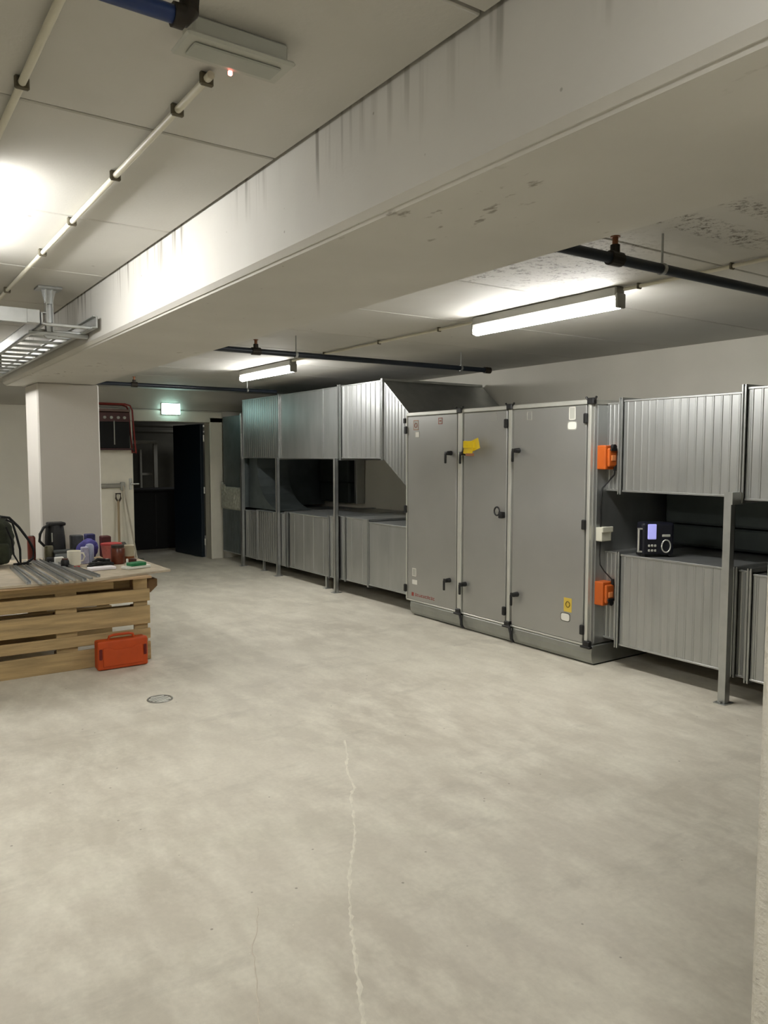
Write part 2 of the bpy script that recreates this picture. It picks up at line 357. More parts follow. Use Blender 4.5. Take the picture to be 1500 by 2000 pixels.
# ------------------------------------------------------------ lamps
def lamp(x, y0, label, y1=None):
    y1 = y1 or y0 + 1.25
    t = thing('batten_lamp', label, 'ceiling lamp', (x, (y0 + y1) / 2, ZC), 'batten lamps on the ceiling')
    MB().box(x - .040, x + .040, y0 + .01, y1 - .01, ZC - .062, ZC - .001, .008).build('housing', LHOUS, t)
    pf_ = [(x + .038 * math.cos(a), ZC - .092 + .034 * math.sin(a)) for a in [2 * math.pi * k / 16 for k in range(16)]]
    MB().prism(pf_, 'y', y0 + .02, y1 - .02).build('diffuser', GLOW, t, smooth=True)
    for yy in (y0, y1 - .02): MB().box(x - .038, x + .038, yy, yy + .02, ZC - .124, ZC - .04, .008, 2).build('end_cap', LHOUS, t)
lamp(3.62, 2.90, 'glowing tube lamp on the ceiling nearest to the tall ventilation unit')
lamp(3.68, 6.95, 'glowing tube lamp on the ceiling over the far ducts, smaller in view')
lamp(.36, 2.85, 'glowing tube lamp at the left edge beside the ceiling conduits')
lamp(.36, 6.95, 'glowing tube lamp beyond the cable ladder on the left')
lamp(.36, -1.15, 'glowing tube lamp behind the camera on the left side')

def conduit(x, y0, y1, clips, label, hook=False):
    t = thing('conduit', label, 'conduit', (x, y0, ZC))
    z = ZC - .018
    pts = [(x, y0, z), (x, y1, z)]
    if hook: pts = [(x + .03, y0 - .05, z), (x + .005, y0 - .015, z)] + pts
    MB().tube(pts, .010, 10).build('tube', COND, t, smooth=True)
    for yy in clips:
        MB().box(x - .018, x + .018, yy - .006, yy + .006, ZC - .034, ZC - .001, .004).build('clip', CLIP, t)
conduit(.768, 1.87, 7.2, (1.9, 2.11, 2.71, 3.33, 3.91, 4.9, 5.9), 'thin cream conduit ending at the flat emergency light')
conduit(.392, .13, 2.83, (.3, 1.2, 2.18), 'cream conduit nearest the upper left corner of the photo')
conduit(3.64, -.0 + .12, 2.90, (1.0, 1.9, 2.25, 2.8), 'brownish conduit running from the near tube lamp towards the camera')
conduit(3.66, 4.17, 6.94, (4.6, 5.4, 6.3), 'conduit running between the two tube lamps over the right aisle')

# emergency luminaire
e = thing('emergency_light', 'flat translucent emergency light with a red indicator on the left ceiling', 'emergency light', (.75, 1.70, ZC))
MB().box(.645, .875, 1.665, 1.735, ZC - .045, ZC - .001, .006).build('body', LUM, e)
MB().box(.625, .885, 1.645, 1.755, ZC - .056, ZC - .045, .005).build('diffuser_rim', LUM, e)
MB().box(.65, .86, 1.67, 1.73, ZC - .062, ZC - .056, .003).build('diffuser', mat('grey_diffuser', (150, 152, 142), .3), e)
MB().box(.762, .772, 1.748, 1.756, ZC - .066, ZC - .055, .002).build('indicator', RED_LED, e, label='glowing red indicator')

# exit sign
e = thing('exit_sign', 'small glowing green-white exit sign above the dark doorway', 'sign', (3.88, YF - .06, 2.18))
MB().box(3.75, 4.02, YF - .06, YF - .045, 2.185, 2.35, .004).build('housing', TRIM, e)
MB().box(3.755, 4.015, YF - .108, YF - .06, 2.19, 2.345, .004).build('face', SIGN, e)
# running figure and arrow, faint
fg = MB().cyl((3.90, YF - .110, 2.315), (3.90, YF - .109, 2.315), .010, n=10)
fg.prism([(3.885, 2.30), (3.91, 2.30), (3.90, 2.26), (3.92, 2.225), (3.91, 2.22), (3.888, 2.255), (3.865, 2.23), (3.85, 2.235), (3.88, 2.265)], 'y', YF - .1105, YF - .109)
fg.prism([(3.83, 2.27), (3.80, 2.295), (3.80, 2.278), (3.775, 2.278), (3.775, 2.262), (3.80, 2.262), (3.80, 2.245)], 'y', YF - .1105, YF - .109)
fg.build('pictogram', SIGNG, e)

# ------------------------------------------------------------ blue sprinkler pipes
PZ = 2.40
def pipe_run(name, x0, x1, y, label, m, tees, rods, elbow=False, r=.022):
    t = thing(name, label, 'pipe', ((x0 + x1) / 2, y, PZ))
    MB().cyl((x0, y, PZ), (x1, y, PZ), r, n=14).build('pipe', m, t, smooth=True)
    for x in tees:
        f = MB().cyl((x - .035, y, PZ), (x + .035, y, PZ), r * 1.35).cyl((x, y, PZ), (x, y, PZ + .055), r * .9).build('tee_fitting', IRON, t)
        MB().cyl((x, y, PZ + .05), (x, y, PZ + .085), .012).cyl((x, y, PZ + .085), (x, y, PZ + .09), .02).build('sprinkler_head', COPPER, f)
    for x in rods:
        f = MB().cyl((x, y, PZ + r), (x, y, ZC - .001), .005, n=8).build('hanger_rod', ZINC, t)
        MB().cyl((x - .010, y, PZ), (x + .010, y, PZ), r * 1.18).build('hanger_clamp', ZINC, f)
    return t
pipe_run('sprinkler_pipe', BX1 + .0, XR, 2.13, 'dark blue sprinkler pipe in front of the near tube lamp', NAVYP, (2.61,), (2.92, 4.9))
t = pipe_run('sprinkler_pipe', BX1 + .0, 5.0, 5.57, 'dark blue sprinkler pipe ending over the grey ventilation unit', NAVYP, (2.62,), (2.97, 4.69))
MB().cyl((4.98, 5.57, PZ), (5.05, 5.57, PZ), .03).build('end_elbow', IRON, t)
t = pipe_run('sprinkler_pipe', BX1 + .0, 4.5, 8.98, 'farthest dark sprinkler pipe crossing before the exit sign', NAVYP, (2.70,), (4.1,))
t = pipe_run('water_pipe', -1.2, .52, 1.43, 'bright blue pipe with black elbow at the top left corner', BLUEP, (), (-.5,), r=.016)
MB().cyl((.515, 1.43, PZ), (.535, 1.43, PZ), .0215).tube([(.52, 1.43, PZ), (.535, 1.43, PZ + .002), (.546, 1.43, PZ + .014), (.548, 1.43, PZ + .045)], .019, 12).build('elbow', IRON, t, smooth=True)
MB().cyl((.548, 1.43, PZ + .04), (.548, 1.43, ZC - .001), .012).build('riser', COPPER, t)

# ------------------------------------------------------------ cable ladder
t = thing('cable_ladder', 'galvanised cable ladder hung under the left ceiling beside the beam', 'cable ladder', (1.02, 6.0, 2.30))
def rail(x, y0, y1, side):
    s_ = side
    return MB().box(x - .004, x + .004, y0, y1, 2.30, 2.365, .001).box(x - .004, x + s_ * .022, y0, y1, 2.30, 2.305).box(x - .004, x + s_ * .022, y0, y1, 2.36, 2.365)
rail(.875, 4.52, 8.4, 1).build('side_rail', ZINC, t); rail(1.150, 4.48, 8.4, -1).build('side_rail', ZINC, t)
for k in range(16):
    y = 4.60 + k * .25
    MB().box(.88, 1.146, y - .013, y + .013, 2.306, 2.322, .003).build('rung', ZINC, t)
MB().box(.85, 1.175, 4.77, 4.81, 2.278, 2.30, .003).prism([(.93, 2.278), (1.01, 2.278), (.99, 2.262), (.95, 2.262)], 'y', 4.77, 4.81).build('support_arm', ZINC, t)
MB().box(.945, .952, 4.765, 4.815, 2.30, ZC - .012).box(.978, .985, 4.765, 4.815, 2.30, ZC - .012).box(.945, .985, 4.808, 4.814, 2.30, ZC - .012).build('hanger_channel', ZINC, t)
MB().box(.90, 1.03, 4.73, 4.85, ZC - .014, ZC - .001, .002).prism([(.925, ZC - .014), (1.005, ZC - .014), (.985, ZC - .09), (.945, ZC - .09)], 'y', 4.785, 4.795).build('ceiling_plate', ZINC, t)
t = thing('cable_ladder', 'galvanised cable ladder branching off to the left edge', 'cable ladder', (.2, 4.7, 2.30))
MB().box(-2.2, .80, 4.515, 4.523, 2.30, 2.375, .001).box(-2.2, .80, 4.523, 4.545, 2.30, 2.305).box(-2.2, .80, 4.523, 4.545, 2.37, 2.375).build('side_rail', ZINC, t)
MB().box(-2.2, .72, 4.915, 4.923, 2.30, 2.375, .001).box(-2.2, .72, 4.90, 4.917, 2.30, 2.305).build('side_rail', ZINC, t)
MB().box(.745, .865, 4.52, 4.60, 2.305, 2.375, .002).build('splice_plate', ZINC, t)
for k in range(20): MB().box(.68 - k * .14 - .013, .68 - k * .14 + .013, 4.525, 4.915, 2.306, 2.322, .003).build('rung', ZINC, t)

# ------------------------------------------------------------ ducts
def ribbed(x0, x1, y0, y1, z0, z1, pitch=.062, h=.0032, wr=.009):
    n = max(1, int((y1 - y0) / pitch)); p = (y1 - y0) / n
    poly = [(x1, y0), (x0, y0)]
    for k in range(n):
        c = y0 + p * (k + .5)
        poly += [(x0, c - wr), (x0 - h, c - wr * .4), (x0 - h, c + wr * .4), (x0, c + wr)]
    poly += [(x0, y1), (x1, y1)]
    return MB().prism(poly, 'z', z0, z1)
def duct(x0, x1, y0, y1, z0, z1, root, m=None, ribs=True, lips=True, pitch=.062, h=.0032):
    m = m or GALV
    o = (ribbed(x0, x1, y0, y1, z0, z1, pitch, h) if ribs else MB().box(x0, x1, y0, y1, z0, z1, .003)).build('duct_section', m, root)
    if lips:
        MB().box(x0 - .007, x0 + .012, y0, y1, z1 - .010, z1 + .004, .002).build('edge_strip', GALV2, o)
        MB().box(x0 - .007, x0 + .012, y0, y1, z0 - .004, z0 + .010, .002).build('edge_strip', GALV2, o)
    return o
def flange(x0, x1, y, z0, z1, root, t=.028, e=.022, m=None):
    mb_ = MB()
    for a, c in ((y - t / 2, y - t / 2 + .008), (y + t / 2 - .008, y + t / 2)):
        mb_.box(x0 - e, x0 + .004, a, c, z0 - e, z1 + e).box(x0, x1, a, c, z1 - .004, z1 + e).box(x0, x1, a, c, z0 - e, z0 + .004)
    mb_.box(x0 - e * .5, x0 + .004, y - t / 2, y + t / 2, z0 - e * .4, z1 + e * .4)
    return mb_.build('flange', m or GALV2, root)
XD = 4.68; XB = 6.0
r1 = thing('supply_duct', 'upper ribbed duct to the right of the ventilation unit', 'air duct', (5.3, 3.0, 1.33))
duct(4.72, XB, 3.735, 3.885, 1.33, 1.985, r1, pitch=.035)
duct(XD, XB, 2.775, 3.705, 1.33, 1.995, r1); flange(XD, XB, 3.72, 1.33, 1.995, r1)
duct(4.665, XB, .9, 2.745, 1.315, 2.02, r1); flange(4.665, XB, 2.76, 1.315, 2.02, r1)
r2 = thing('return_duct', 'lower ribbed duct to the right of the unit, with the radio on top', 'air duct', (5.3, 3.0, .175))
duct(4.72, XB, 3.735, 3.885, .20, .865, r2, pitch=.035)
duct(XD, XB, 2.80, 3.705, .18, .86, r2); flange(XD, XB, 3.72, .18, .86, r2)
duct(4.672, XB, 2.70, 2.77, .17, .86, r2, pitch=.03); flange(4.672, XB, 2.785, .18, .86, r2); flange(4.665, XB, 2.685, .165, .86, r2)
duct(4.665, XB, .9, 2.67, .165, .845, r2)
XU = 4.625
r3 = thing('supply_duct', 'large upper duct run on the left, from the far end to the unit', 'air duct', (5.3, 8.4, 1.555))
duct(XU, XB, 9.17, 10.30, 1.555, 2.372, r3)
duct(XU, XB, 8.02, 9.13, 1.555, 2.372, r3, ribs=False); flange(XU, XB, 9.15, 1.555, 2.372, r3, e=.02)
duct(XU, XB, 7.66, 8.0, 1.555, 2.375, r3, ribs=False)
MB().box(XU - .008, XU + .01, 8.0, 8.02, 1.555, 2.38).build('seam_strip', GALV2, r3)
duct(XU, XB, 6.76, 7.59, 1.56, 2.378, r3, pitch=.09, h=.006); flange(XU, XB, 7.645, 1.555, 2.375, r3, e=.02); flange(XU, XB, 7.60, 1.555, 2.375, r3, e=.02)
tr = MB().prism([(6.75, 1.56), (6.75, 2.378), (6.27, 2.0), (6.27, 1.24)], 'x', XU, XB).build('transition', GALV, r3, label='slanted transition piece')
flange(XU, XB, 6.755, 1.56, 2.378, r3, e=.02)
for k in range(8):
    y = 6.31 + k * .056; f_ = (y - 6.27) / .48
    MB().box(XU - .005, XU + .002, y - .005, y + .005, 1.24 + .32 * f_ + .01, 2.0 + .378 * f_ - .01, .001).build('rib', GALV, tr)
r4 = thing('return_duct', 'lower duct run on the left, from the far end to the unit', 'air duct', (5.3, 8.4, .15))
duct(XU, XB, 6.28, 7.02, .175, .865, r4, pitch=.37)
duct(XU, XB, 7.045, 7.50, .165, .89, r4, pitch=.22); flange(XU, XB, 7.03, .16, .88, r4, e=.014)
duct(XU, XB, 7.53, 7.62, .16, .89, r4, pitch=.045); flange(XU, XB, 7.515, .16, .88, r4, e=.014)
duct(XU, XB, 7.70, 7.86, .155, .875, r4, pitch=.08); flange(XU, XB, 7.66, .155, .875, r4, e=.014)
duct(XU, XB, 7.90, 8.88, .15, .855, r4, pitch=.20); flange(XU, XB, 7.88, .15, .87, r4, e=.016)
duct(XU, XB, 9.0, 9.85, .145, .83, r4); flange(XU, XB, 8.94, .15, .85, r4, e=.012); flange(XU, XB, 8.99, .15, .85, r4, e=.012)
duct(XU, XB, 9.87, 10.25, .14, .81, r4); flange(XU, XB, 9.86, .145, .82, r4, e=.012)
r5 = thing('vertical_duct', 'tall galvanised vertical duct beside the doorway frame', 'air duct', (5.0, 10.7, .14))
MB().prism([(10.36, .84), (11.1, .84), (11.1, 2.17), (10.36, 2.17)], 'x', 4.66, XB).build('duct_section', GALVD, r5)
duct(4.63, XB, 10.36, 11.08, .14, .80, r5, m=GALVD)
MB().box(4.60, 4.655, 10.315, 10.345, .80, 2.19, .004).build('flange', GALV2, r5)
wr = MB().box(4.615, 4.70, 10.38, 11.12, .78, 1.12, .03, 2)
for k in range(14): wr.box(4.60 + random.uniform(0, .02), 4.64, 10.4 + k * .05, 10.44 + k * .05, .8 + .02 * k, .88 + .02 * k + random.uniform(0, .08), .01, rot=Matrix.Rotation(random.uniform(-.5, .5), 3, 'X'))
wr.build('insulation_wrap', mat('torn_insulation', (150, 150, 136), .9, .1, var=.25, scale=30, bump=.5), r5, label='torn grey insulation wrap')
# curved elbow in the gap
cv = [(10.30, .84), (10.30, 1.545), (10.05, 1.545)] + [(10.05 - .60 * math.sin(a) ** 1.0 * 1.0 * (1 - math.cos(a)) - .02 * k, 1.545 - .70 * math.sin(a)) for k, a in enumerate([math.pi / 2 * j / 8 for j in range(1, 9)])]
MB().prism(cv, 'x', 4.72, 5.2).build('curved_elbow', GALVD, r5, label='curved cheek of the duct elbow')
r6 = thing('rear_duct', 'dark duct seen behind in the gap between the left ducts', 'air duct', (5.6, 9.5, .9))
MB().box(5.88, 6.04, 9.45, 10.29, .90, 1.20, .03, 2).build('duct_section', REARSHADE, r6)
MB().box(5.86, 6.04, 9.45, 10.29, 1.195, 1.54, .03, 2).build('duct_section', REARSHADE, r6)
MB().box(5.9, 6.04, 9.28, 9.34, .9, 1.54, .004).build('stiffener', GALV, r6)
r7 = thing('rear_duct', 'added dark duct behind the radio, filling the gap between the right ducts', 'air duct', (5.6, 2.4, .88))  # duct added to keep the gap behind the radio dark
MB().box(5.42, 6.04, .9, 3.82, .88, 1.05, .02, 2).build('duct_section', REARSHADE, r7)
MB().box(5.36, 6.04, .9, 3.82, 1.06, 1.30, .02, 2).build('duct_section', REARSHADE, r7)
# small bits on the lower duct near the unit
t = thing('pipe_valve', 'small valve with white knob in the gap left of the unit', 'valve', (5.0, 6.36, .87))
MB().cyl((5.0, 6.36, .87), (5.0, 6.36, 1.5), .02).cyl((5.06, 6.40, .87), (5.06, 6.40, 1.5), .014).build('pipe', BLACKM, t)
MB().cyl((4.98, 6.36, 1.10), (4.92, 6.36, 1.10), .03).build('knob', STICKW, t); MB().box(4.97, 5.03, 6.33, 6.39, 1.2, 1.27, .01).build('body', BLACK, t)

def post(x, y, z1, label, wd=.042, foot=True, bracket=False):
    t = thing('support_post', label, 'post', (x, y, 0), 'duct support posts')
    h = wd / 2
    MB().box(x - h, x - h + .004, y - h, y + h, .006, z1).box(x - h, x + h, y - h, y - h + .004, .006, z1).box(x - h, x + h, y + h - .004, y + h, .006, z1).box(x + h - .004, x + h, y - h, y - .008, .006, z1).box(x + h - .004, x + h, y + .008, y + h, .006, z1).build('channel', GALV2, t)
    if foot:
        MB().box(x - .05, x + .05, y - .04, y + .04, 0, .006).cyl((x - .036, y, .006), (x - .036, y, .018), .008, n=6).build('foot_plate', GALV2, t)
    if bracket: MB().box(x - h - .006, x + .09, y - h - .012, y - h, z1 - .08, z1, .002).build('bracket', GALV2, t)
    return t
post(4.575, 2.79, 1.365, 'thick steel post at the right, nearest to the camera, by the right ducts', wd=.05, bracket=True)
post(4.578, 7.645, 1.56, 'tall steel post on the left duct run, closest to the unit', wd=.045)
post(4.585, 9.14, 1.56, 'tall steel post on the left duct run, middle of three')
post(4.59, 10.27, 1.56, 'tall steel post on the left duct run, nearest the doorway')
for y, l in ((7.96, 'short leg under the left ducts just past the first tall post'), (9.68, 'short leg under the left ducts between the two far posts')):
    t = thing('duct_leg', l, 'post', (4.64, y, 0)); MB().box(4.625, 4.655, y - .015, y + .015, .006, .15).build('channel', GALV2, t); MB().box(4.60, 4.68, y - .035, y + .035, 0, .006).build('foot_plate', GALV2, t)

# ------------------------------------------------------------ air handling unit
U = thing('air_handling_unit', 'tall grey ventilation unit with three doors and black handles', 'ventilation unit', (5.2, 5.05, 0))
XF = 4.56
MB().box(4.585, 5.85, 3.895, 6.24, .15, 2.005, .003).build('housing', PANEL, U)
bs = [(4.575, .148), (4.560, .13), (4.556, .09), (4.562, .04), (4.58, .012), (5.85, .012), (5.85, .148)]
for a, c in ((3.86, 4.705), (4.725, 5.36), (5.38, 6.17)):
    MB().prism(bs, 'y', a, c).build('base_rail', BASE, U)
MB().box(4.60, 5.8, 3.87, 6.16, 0, .02).build('base_pad', BLACKM, U)
doors = []
for a, c in ((5.462, 6.225), (4.805, 5.372), (3.95, 4.735)):
    doors.append(MB().box(XF, 4.592, a + .004, c - .004, .158, 1.972, .004).build('door', PANEL, U))
for y0, y1 in ((5.376, 5.458), (4.738, 4.800), (3.892, 3.946), (6.228, 6.245)):
    MB().box(XF - .006, 4.60, y0 + .012 if y1 - y0 > .03 else y0, y1 - .012 if y1 - y0 > .03 else y1, .155, 1.985, .006, 2).build('post_profile', ALU, U)
MB().box(XF - .004, 4.62, 3.90, 6.24, 1.977, 2.012, .006, 2).build('top_profile', ALU, U)
MB().box(4.60, 5.85, 3.885, 3.93, 1.977, 2.012, .006, 2).build('top_profile', ALU, U)
MB().box(XF - .002, 4.60, 3.90, 6.24, .143, .156, .002).build('bottom_profile', ALU, U)
MB().box(4.61, 5.84, 3.884, 3.896, .16, 1.97, .002).build('end_panel', GALV, U)
for y in (5.42, 4.77, 3.905):
    MB().box(XF - .022, XF + .02, y - .032, y + .032, 1.975, 2.022, .006).cyl((XF - .006, y + .025, 2.0), (XF - .006, y + .05, 2.03), .008, n=8).cyl((XF - .006, y - .025, 2.0), (XF - .006, y - .05, 2.03), .008, n=8).build('corner_block', BLACK, U)
    MB().box(XF - .024, XF + .02, y - .030, y + .030, .135, .185, .006).box(XF - .028, XF + .01, y - .045, y + .05, .130, .147, .004).build('corner_block', BLACK, U)
for y in (5.42, 4.77):
    MB().tube([(4.545, y - .02, .15), (4.535, y - .045, .13), (4.535, y - .06, .09), (4.53, y - .07, .05), (4.54, y - .085, .02)], .011, 8).build('hose', BLACK, U, smooth=True)
# hinges
for di, y, zs in ((0, 6.245, (1.844, 1.057, .262)), (1, 4.812, (1.862, .265)), (2, 3.952, (1.872, 1.07, .263))):
    for z in zs: MB().box(XF - .022, XF + .004, y - .018, y + .018, z - .038, z + .038, .008, 2).build('hinge', BLACK, doors[di])
MB().box(XF - .02, XF + .006, 6.25, 6.28, 1.91, 1.96, .006).build('hinge', BLACK, U)
# handles
for di, y, z in ((0, 5.545, 1.614), (0, 5.555, .43), (1, 5.335, 1.612), (1, 5.330, .424), (2, 4.665, 1.634), (2, 4.662, .431)):
    MB().cyl((XF, y, z), (XF - .045, y, z), .022, .019).box(XF - .058, XF - .040, y - .016, y + .030, z - .018, z + .016, .006, 2).box(XF - .060, XF - .044, y + .008, y + .032, z - .095, z, .007, 2).build('handle', BLACK, doors[di], label='black lever handle', smooth=True)
# round lock
ring = [(XF - .035, 4.885 + .032 * math.cos(a), 1.118 + .036 * math.sin(a)) for a in [2 * math.pi * k / 18 for k in range(18)]]
MB().tube(ring, .007, 8, closed=True).box(XF - .045, XF, 4.818, 4.862, 1.06, 1.115, .008, 2).build('ring_catch', BLACK, doors[1], label='black ring catch', smooth=True)
# yellow tag bundle on the middle door handle
tg = thing('warning_tag', 'crumpled yellow tag hanging on the middle door handle', 'tag', (XF - .05, 5.22, 1.66))
MB().box(XF - .065, XF - .060, 5.17, 5.29, 1.60, 1.715, .001, rot=Matrix.Rotation(.18, 3, 'X')).box(XF - .055, XF - .05, 5.10, 5.20, 1.64, 1.735, .001, rot=Matrix.Rotation(-.3, 3, 'X')).box(XF - .075, XF - .07, 5.15, 5.27, 1.66, 1.72, .001, rot=Matrix.Rotation(.3, 3, 'Z')).build('paper', YELLOW, tg)
MB().box(XF - .07, XF - .066, 5.15, 5.26, 1.588, 1.612, .001).build('print_band', STICKO, tg)
MB().tube([(XF - .05, 5.33, 1.61), (XF - .06, 5.30, 1.65), (XF - .06, 5.26, 1.69)], .003, 6).build('tie', BLACK, tg)
# stickers
def sticker(d, y0, y1, z0, z1, m, frame=None, x=XF, t=.0012):
    o = MB().box(x - t, x, y0, y1, z0, z1).build('sticker', m, d)
    if frame: frame_bits(o, y0, y1, z0, z1, frame, x - t)
    return o
def frame_bits(o, y0, y1, z0, z1, m, x, k=.006):
    MB().box(x - .0008, x, y0, y1, z1 - k, z1).box(x - .0008, x, y0, y1, z0, z0 + k).box(x - .0008, x, y0, y0 + k, z0, z1).box(x - .0008, x, y1 - k, y1, z0, z1).build('printed_border', m, o)
o = sticker(doors[0], 6.045, 6.125, 1.84, 1.935, STICKG, STICKO); MB().tube([(XF - .003, 6.085 + .02 * math.cos(a), 1.885 + .022 * math.sin(a)) for a in [math.pi * 2 * k / 14 for k in range(14)]], .003, 5, closed=True).build('printed_symbol', STICKR, o)
sticker(doors[0], 6.03, 6.10, 1.765, 1.825, STICKW, STICKG)
o = sticker(doors[0], 5.675, 5.735, 1.885, 1.945, STICKG, STICKR); MB().box(XF - .003, XF - .001, 5.69, 5.72, 1.91, 1.92).build('printed_symbol', STICKR, o)
sticker(doors[0], 6.075, 6.14, .395, .475, STICKG, STICKW); sticker(doors[0], 6.06, 6.14, .315, .36, STICKW)
sticker(doors[1], 4.94, 5.00, 1.89, 1.955, PANEL, STICKG); sticker(doors[2], 4.52, 4.575, 1.88, 1.95, PANEL, STICKG)
sticker(doors[2], 4.06, 4.125, 1.865, 1.965, STICKG, STICKW); 
def rounded(d, yc, zc, wy, wz, m, rim):
    P = []
    for k in range(20):
        a = 2 * math.pi * k / 20; ca, sa = math.cos(a), math.sin(a)
        P.append((yc + wy * math.copysign(abs(ca) ** .5, ca), zc + wz * math.copysign(abs(sa) ** .5, sa)))
    Q = [(yc + (p[0] - yc) * .86, zc + (p[1] - zc) * .80) for p in P]
    o = MB().prism(P, 'x', XF - .0012, XF).build('sticker', rim, d); MB().prism(Q, 'x', XF - .0022, XF - .0012).build('label_face', m, o)
rounded(doors[2], 4.092, 1.822, .048, .034, STICKW, STICKG)
rounded(doors[2], 4.128, .330, .050, .036, STICKW, mat('sticker_rim', (90, 90, 82), .6))
o = sticker(doors[2], 4.065, 4.145, .375, .485, STICKY)
MB().tube([(XF - .003, 4.103 + .020 * math.cos(a), .435 + .022 * math.sin(a)) for a in [math.pi * 2 * k / 14 for k in range(14)]], .004, 5, closed=True).build('printed_symbol', mat('sticker_brown_print', (110, 92, 20), .6), o)
# red maker's mark, too worn to read: emblem block and a row of letter-size strokes
mk = MB().box(XF - .001, XF, 6.115, 6.15, .195, .232)
yy = 6.09
for k, (wd, hh) in enumerate(((.022, .03), (.018, .024), (.03, .024), (.02, .024), (.02, .024), (.03, .024), (.012, .03), (.022, .024), (.02, .03), (.024, .024))):
    mk.box(XF - .001, XF, yy - wd, yy, .200, .206).box(XF - .001, XF, yy - .006, yy, .200, .200 + hh)
    if k % 2: mk.box(XF - .001, XF, yy - wd, yy, .200 + hh - .006, .200 + hh)
    else: mk.box(XF - .001, XF, yy - wd, yy - wd + .006, .2, .2 + hh)
    yy -= wd + .010
mk.build('printed_mark', STICKR, doors[0], label='faded red lettering')

# actuators on the stub ducts
YE = 3.735
def actuator(zc, label, flip):
    t = thing('damper_actuator', label, 'actuator', (4.70, 3.80, zc - .095))
    MB().box(4.60, 4.712, 3.80, 3.882, zc - .095, zc + .085, .008, 2).build('body', ORANGE, t)
    MB().box(4.612, 4.70, 3.775, 3.80, zc - .075, zc + .065, .010, 2).build('cover', ORANGE, t)
    MB().cyl((4.655, 3.785, zc + .07 * flip), (4.655, 3.76, zc + .07 * flip), .022).box(4.62, 4.69, 3.762, 3.776, zc + .05 * flip - .008, zc + .05 * flip + .012, .003).build('shaft_clamp', BLACK, t)
    MB().box(4.635, 4.68, 3.770, 3.776, zc - .03, zc + .01, .002).build('label_plate', mat('actuator_plate', (236, 150, 90), .5), t)
    MB().cyl((4.69, 3.785, zc - .06 * flip), (4.69, 3.785, zc - .105 * flip), .012, n=10).build('cable_gland', BLACK, t)
actuator(1.585, 'orange damper actuator on the upper duct stub', 1)
actuator(.56, 'orange damper actuator on the lower duct stub', -1)
t = thing('junction_box', 'small cream junction box between the two orange actuators', 'junction box', (4.66, 3.86, .95))
MB().box(4.605, 4.715, 3.825, 3.884, .95, 1.055, .006, 2).build('body', CREAMP, t); MB().box(4.60, 4.72, 3.812, 3.826, 1.018, 1.06, .004).build('lid', CREAMP, t)
c_ = MB().tube([(4.69, 3.785, 1.49), (4.69, 3.79, 1.45), (4.675, 3.83, 1.40), (4.645, 3.86, 1.35), (4.64, 3.87, 1.2), (4.645, 3.87, 1.055)], .006, 8).build('actuator_cable', BLACK, None, 'black cable from the upper actuator down to the junction box', 'cable', smooth=True)
c_ = MB().tube([(4.645, 3.87, .95), (4.64, 3.87, .84), (4.635, 3.86, .77), (4.66, 3.84, .72), (4.69, 3.79, .66)], .005, 8).build('actuator_cable', BLACK, None, 'black cable from the junction box down to the lower actuator', 'cable', smooth=True)
for z in (1.36, 1.25, .88, .79):
    pass

# radio on the right lower duct
RZ = .866
t = thing('jobsite_radio', 'black site radio with a lit bluish display on the right lower duct', 'radio', (4.78, 3.46, RZ))
def rr(mb_): # rotate about z at radio centre
    bmesh.ops.rotate(mb_.bm, cent=Vector((4.80, 3.50, RZ)), matrix=Matrix.Rotation(math.radians(-34), 3, 'Z'), verts=mb_.bm.verts); return mb_
cx, cy = 4.80, 3.50
rr(MB().box(cx - .115, cx + .12, cy - .055, cy + .075, RZ + .012, RZ + .245, .018, 2)).build('body', mat('blue_black_plastic', (12, 14, 26), .45), t)
for a in (-.1, .1): rr(MB().box(cx + a - .015, cx + a + .015, cy - .05, cy + .07, RZ, RZ + .02, .004)).build('foot', BLACK, t)
rr(MB().box(cx - .075, cx - .012, cy - .064, cy - .052, RZ + .125, RZ + .235, .008, 2)).build('display', mat('lit_display', (150, 150, 225), .3, emit=(.42, .42, .85), es=.55), t, label='lit bluish display')
rr(MB().box(cx - .140, cx - .128, cy - .05, cy - .03, RZ + .03, RZ + .205, .004).box(cx - .140, cx - .11, cy - .05, cy - .03, RZ + .03, RZ + .04).box(cx - .140, cx - .11, cy - .05, cy - .03, RZ + .195, RZ + .205)).build('handle_bar', ALU, t, label='silver handle bar')
kb = MB()
for i in range(3):
    for j in range(2): kb.box(cx - .07 + i * .022, cx - .055 + i * .022, cy - .063, cy - .053, RZ + .035 + j * .035, RZ + .052 + j * .035, .003)
rr(kb).build('buttons', STICKG, t)
rr(MB().tube([(cx + .06 + .032 * math.cos(a), cy - .058, RZ + .075 + .045 * math.sin(a)) for a in [2 * math.pi * k / 18 for k in range(18)]], .005, 6, closed=True)).build('speaker_ring', ALU, t)
rr(MB().box(cx + .03, cx + .09, cy - .060, cy - .054, RZ + .142, RZ + .160, .003)).build('name_plate', STICKG, t)

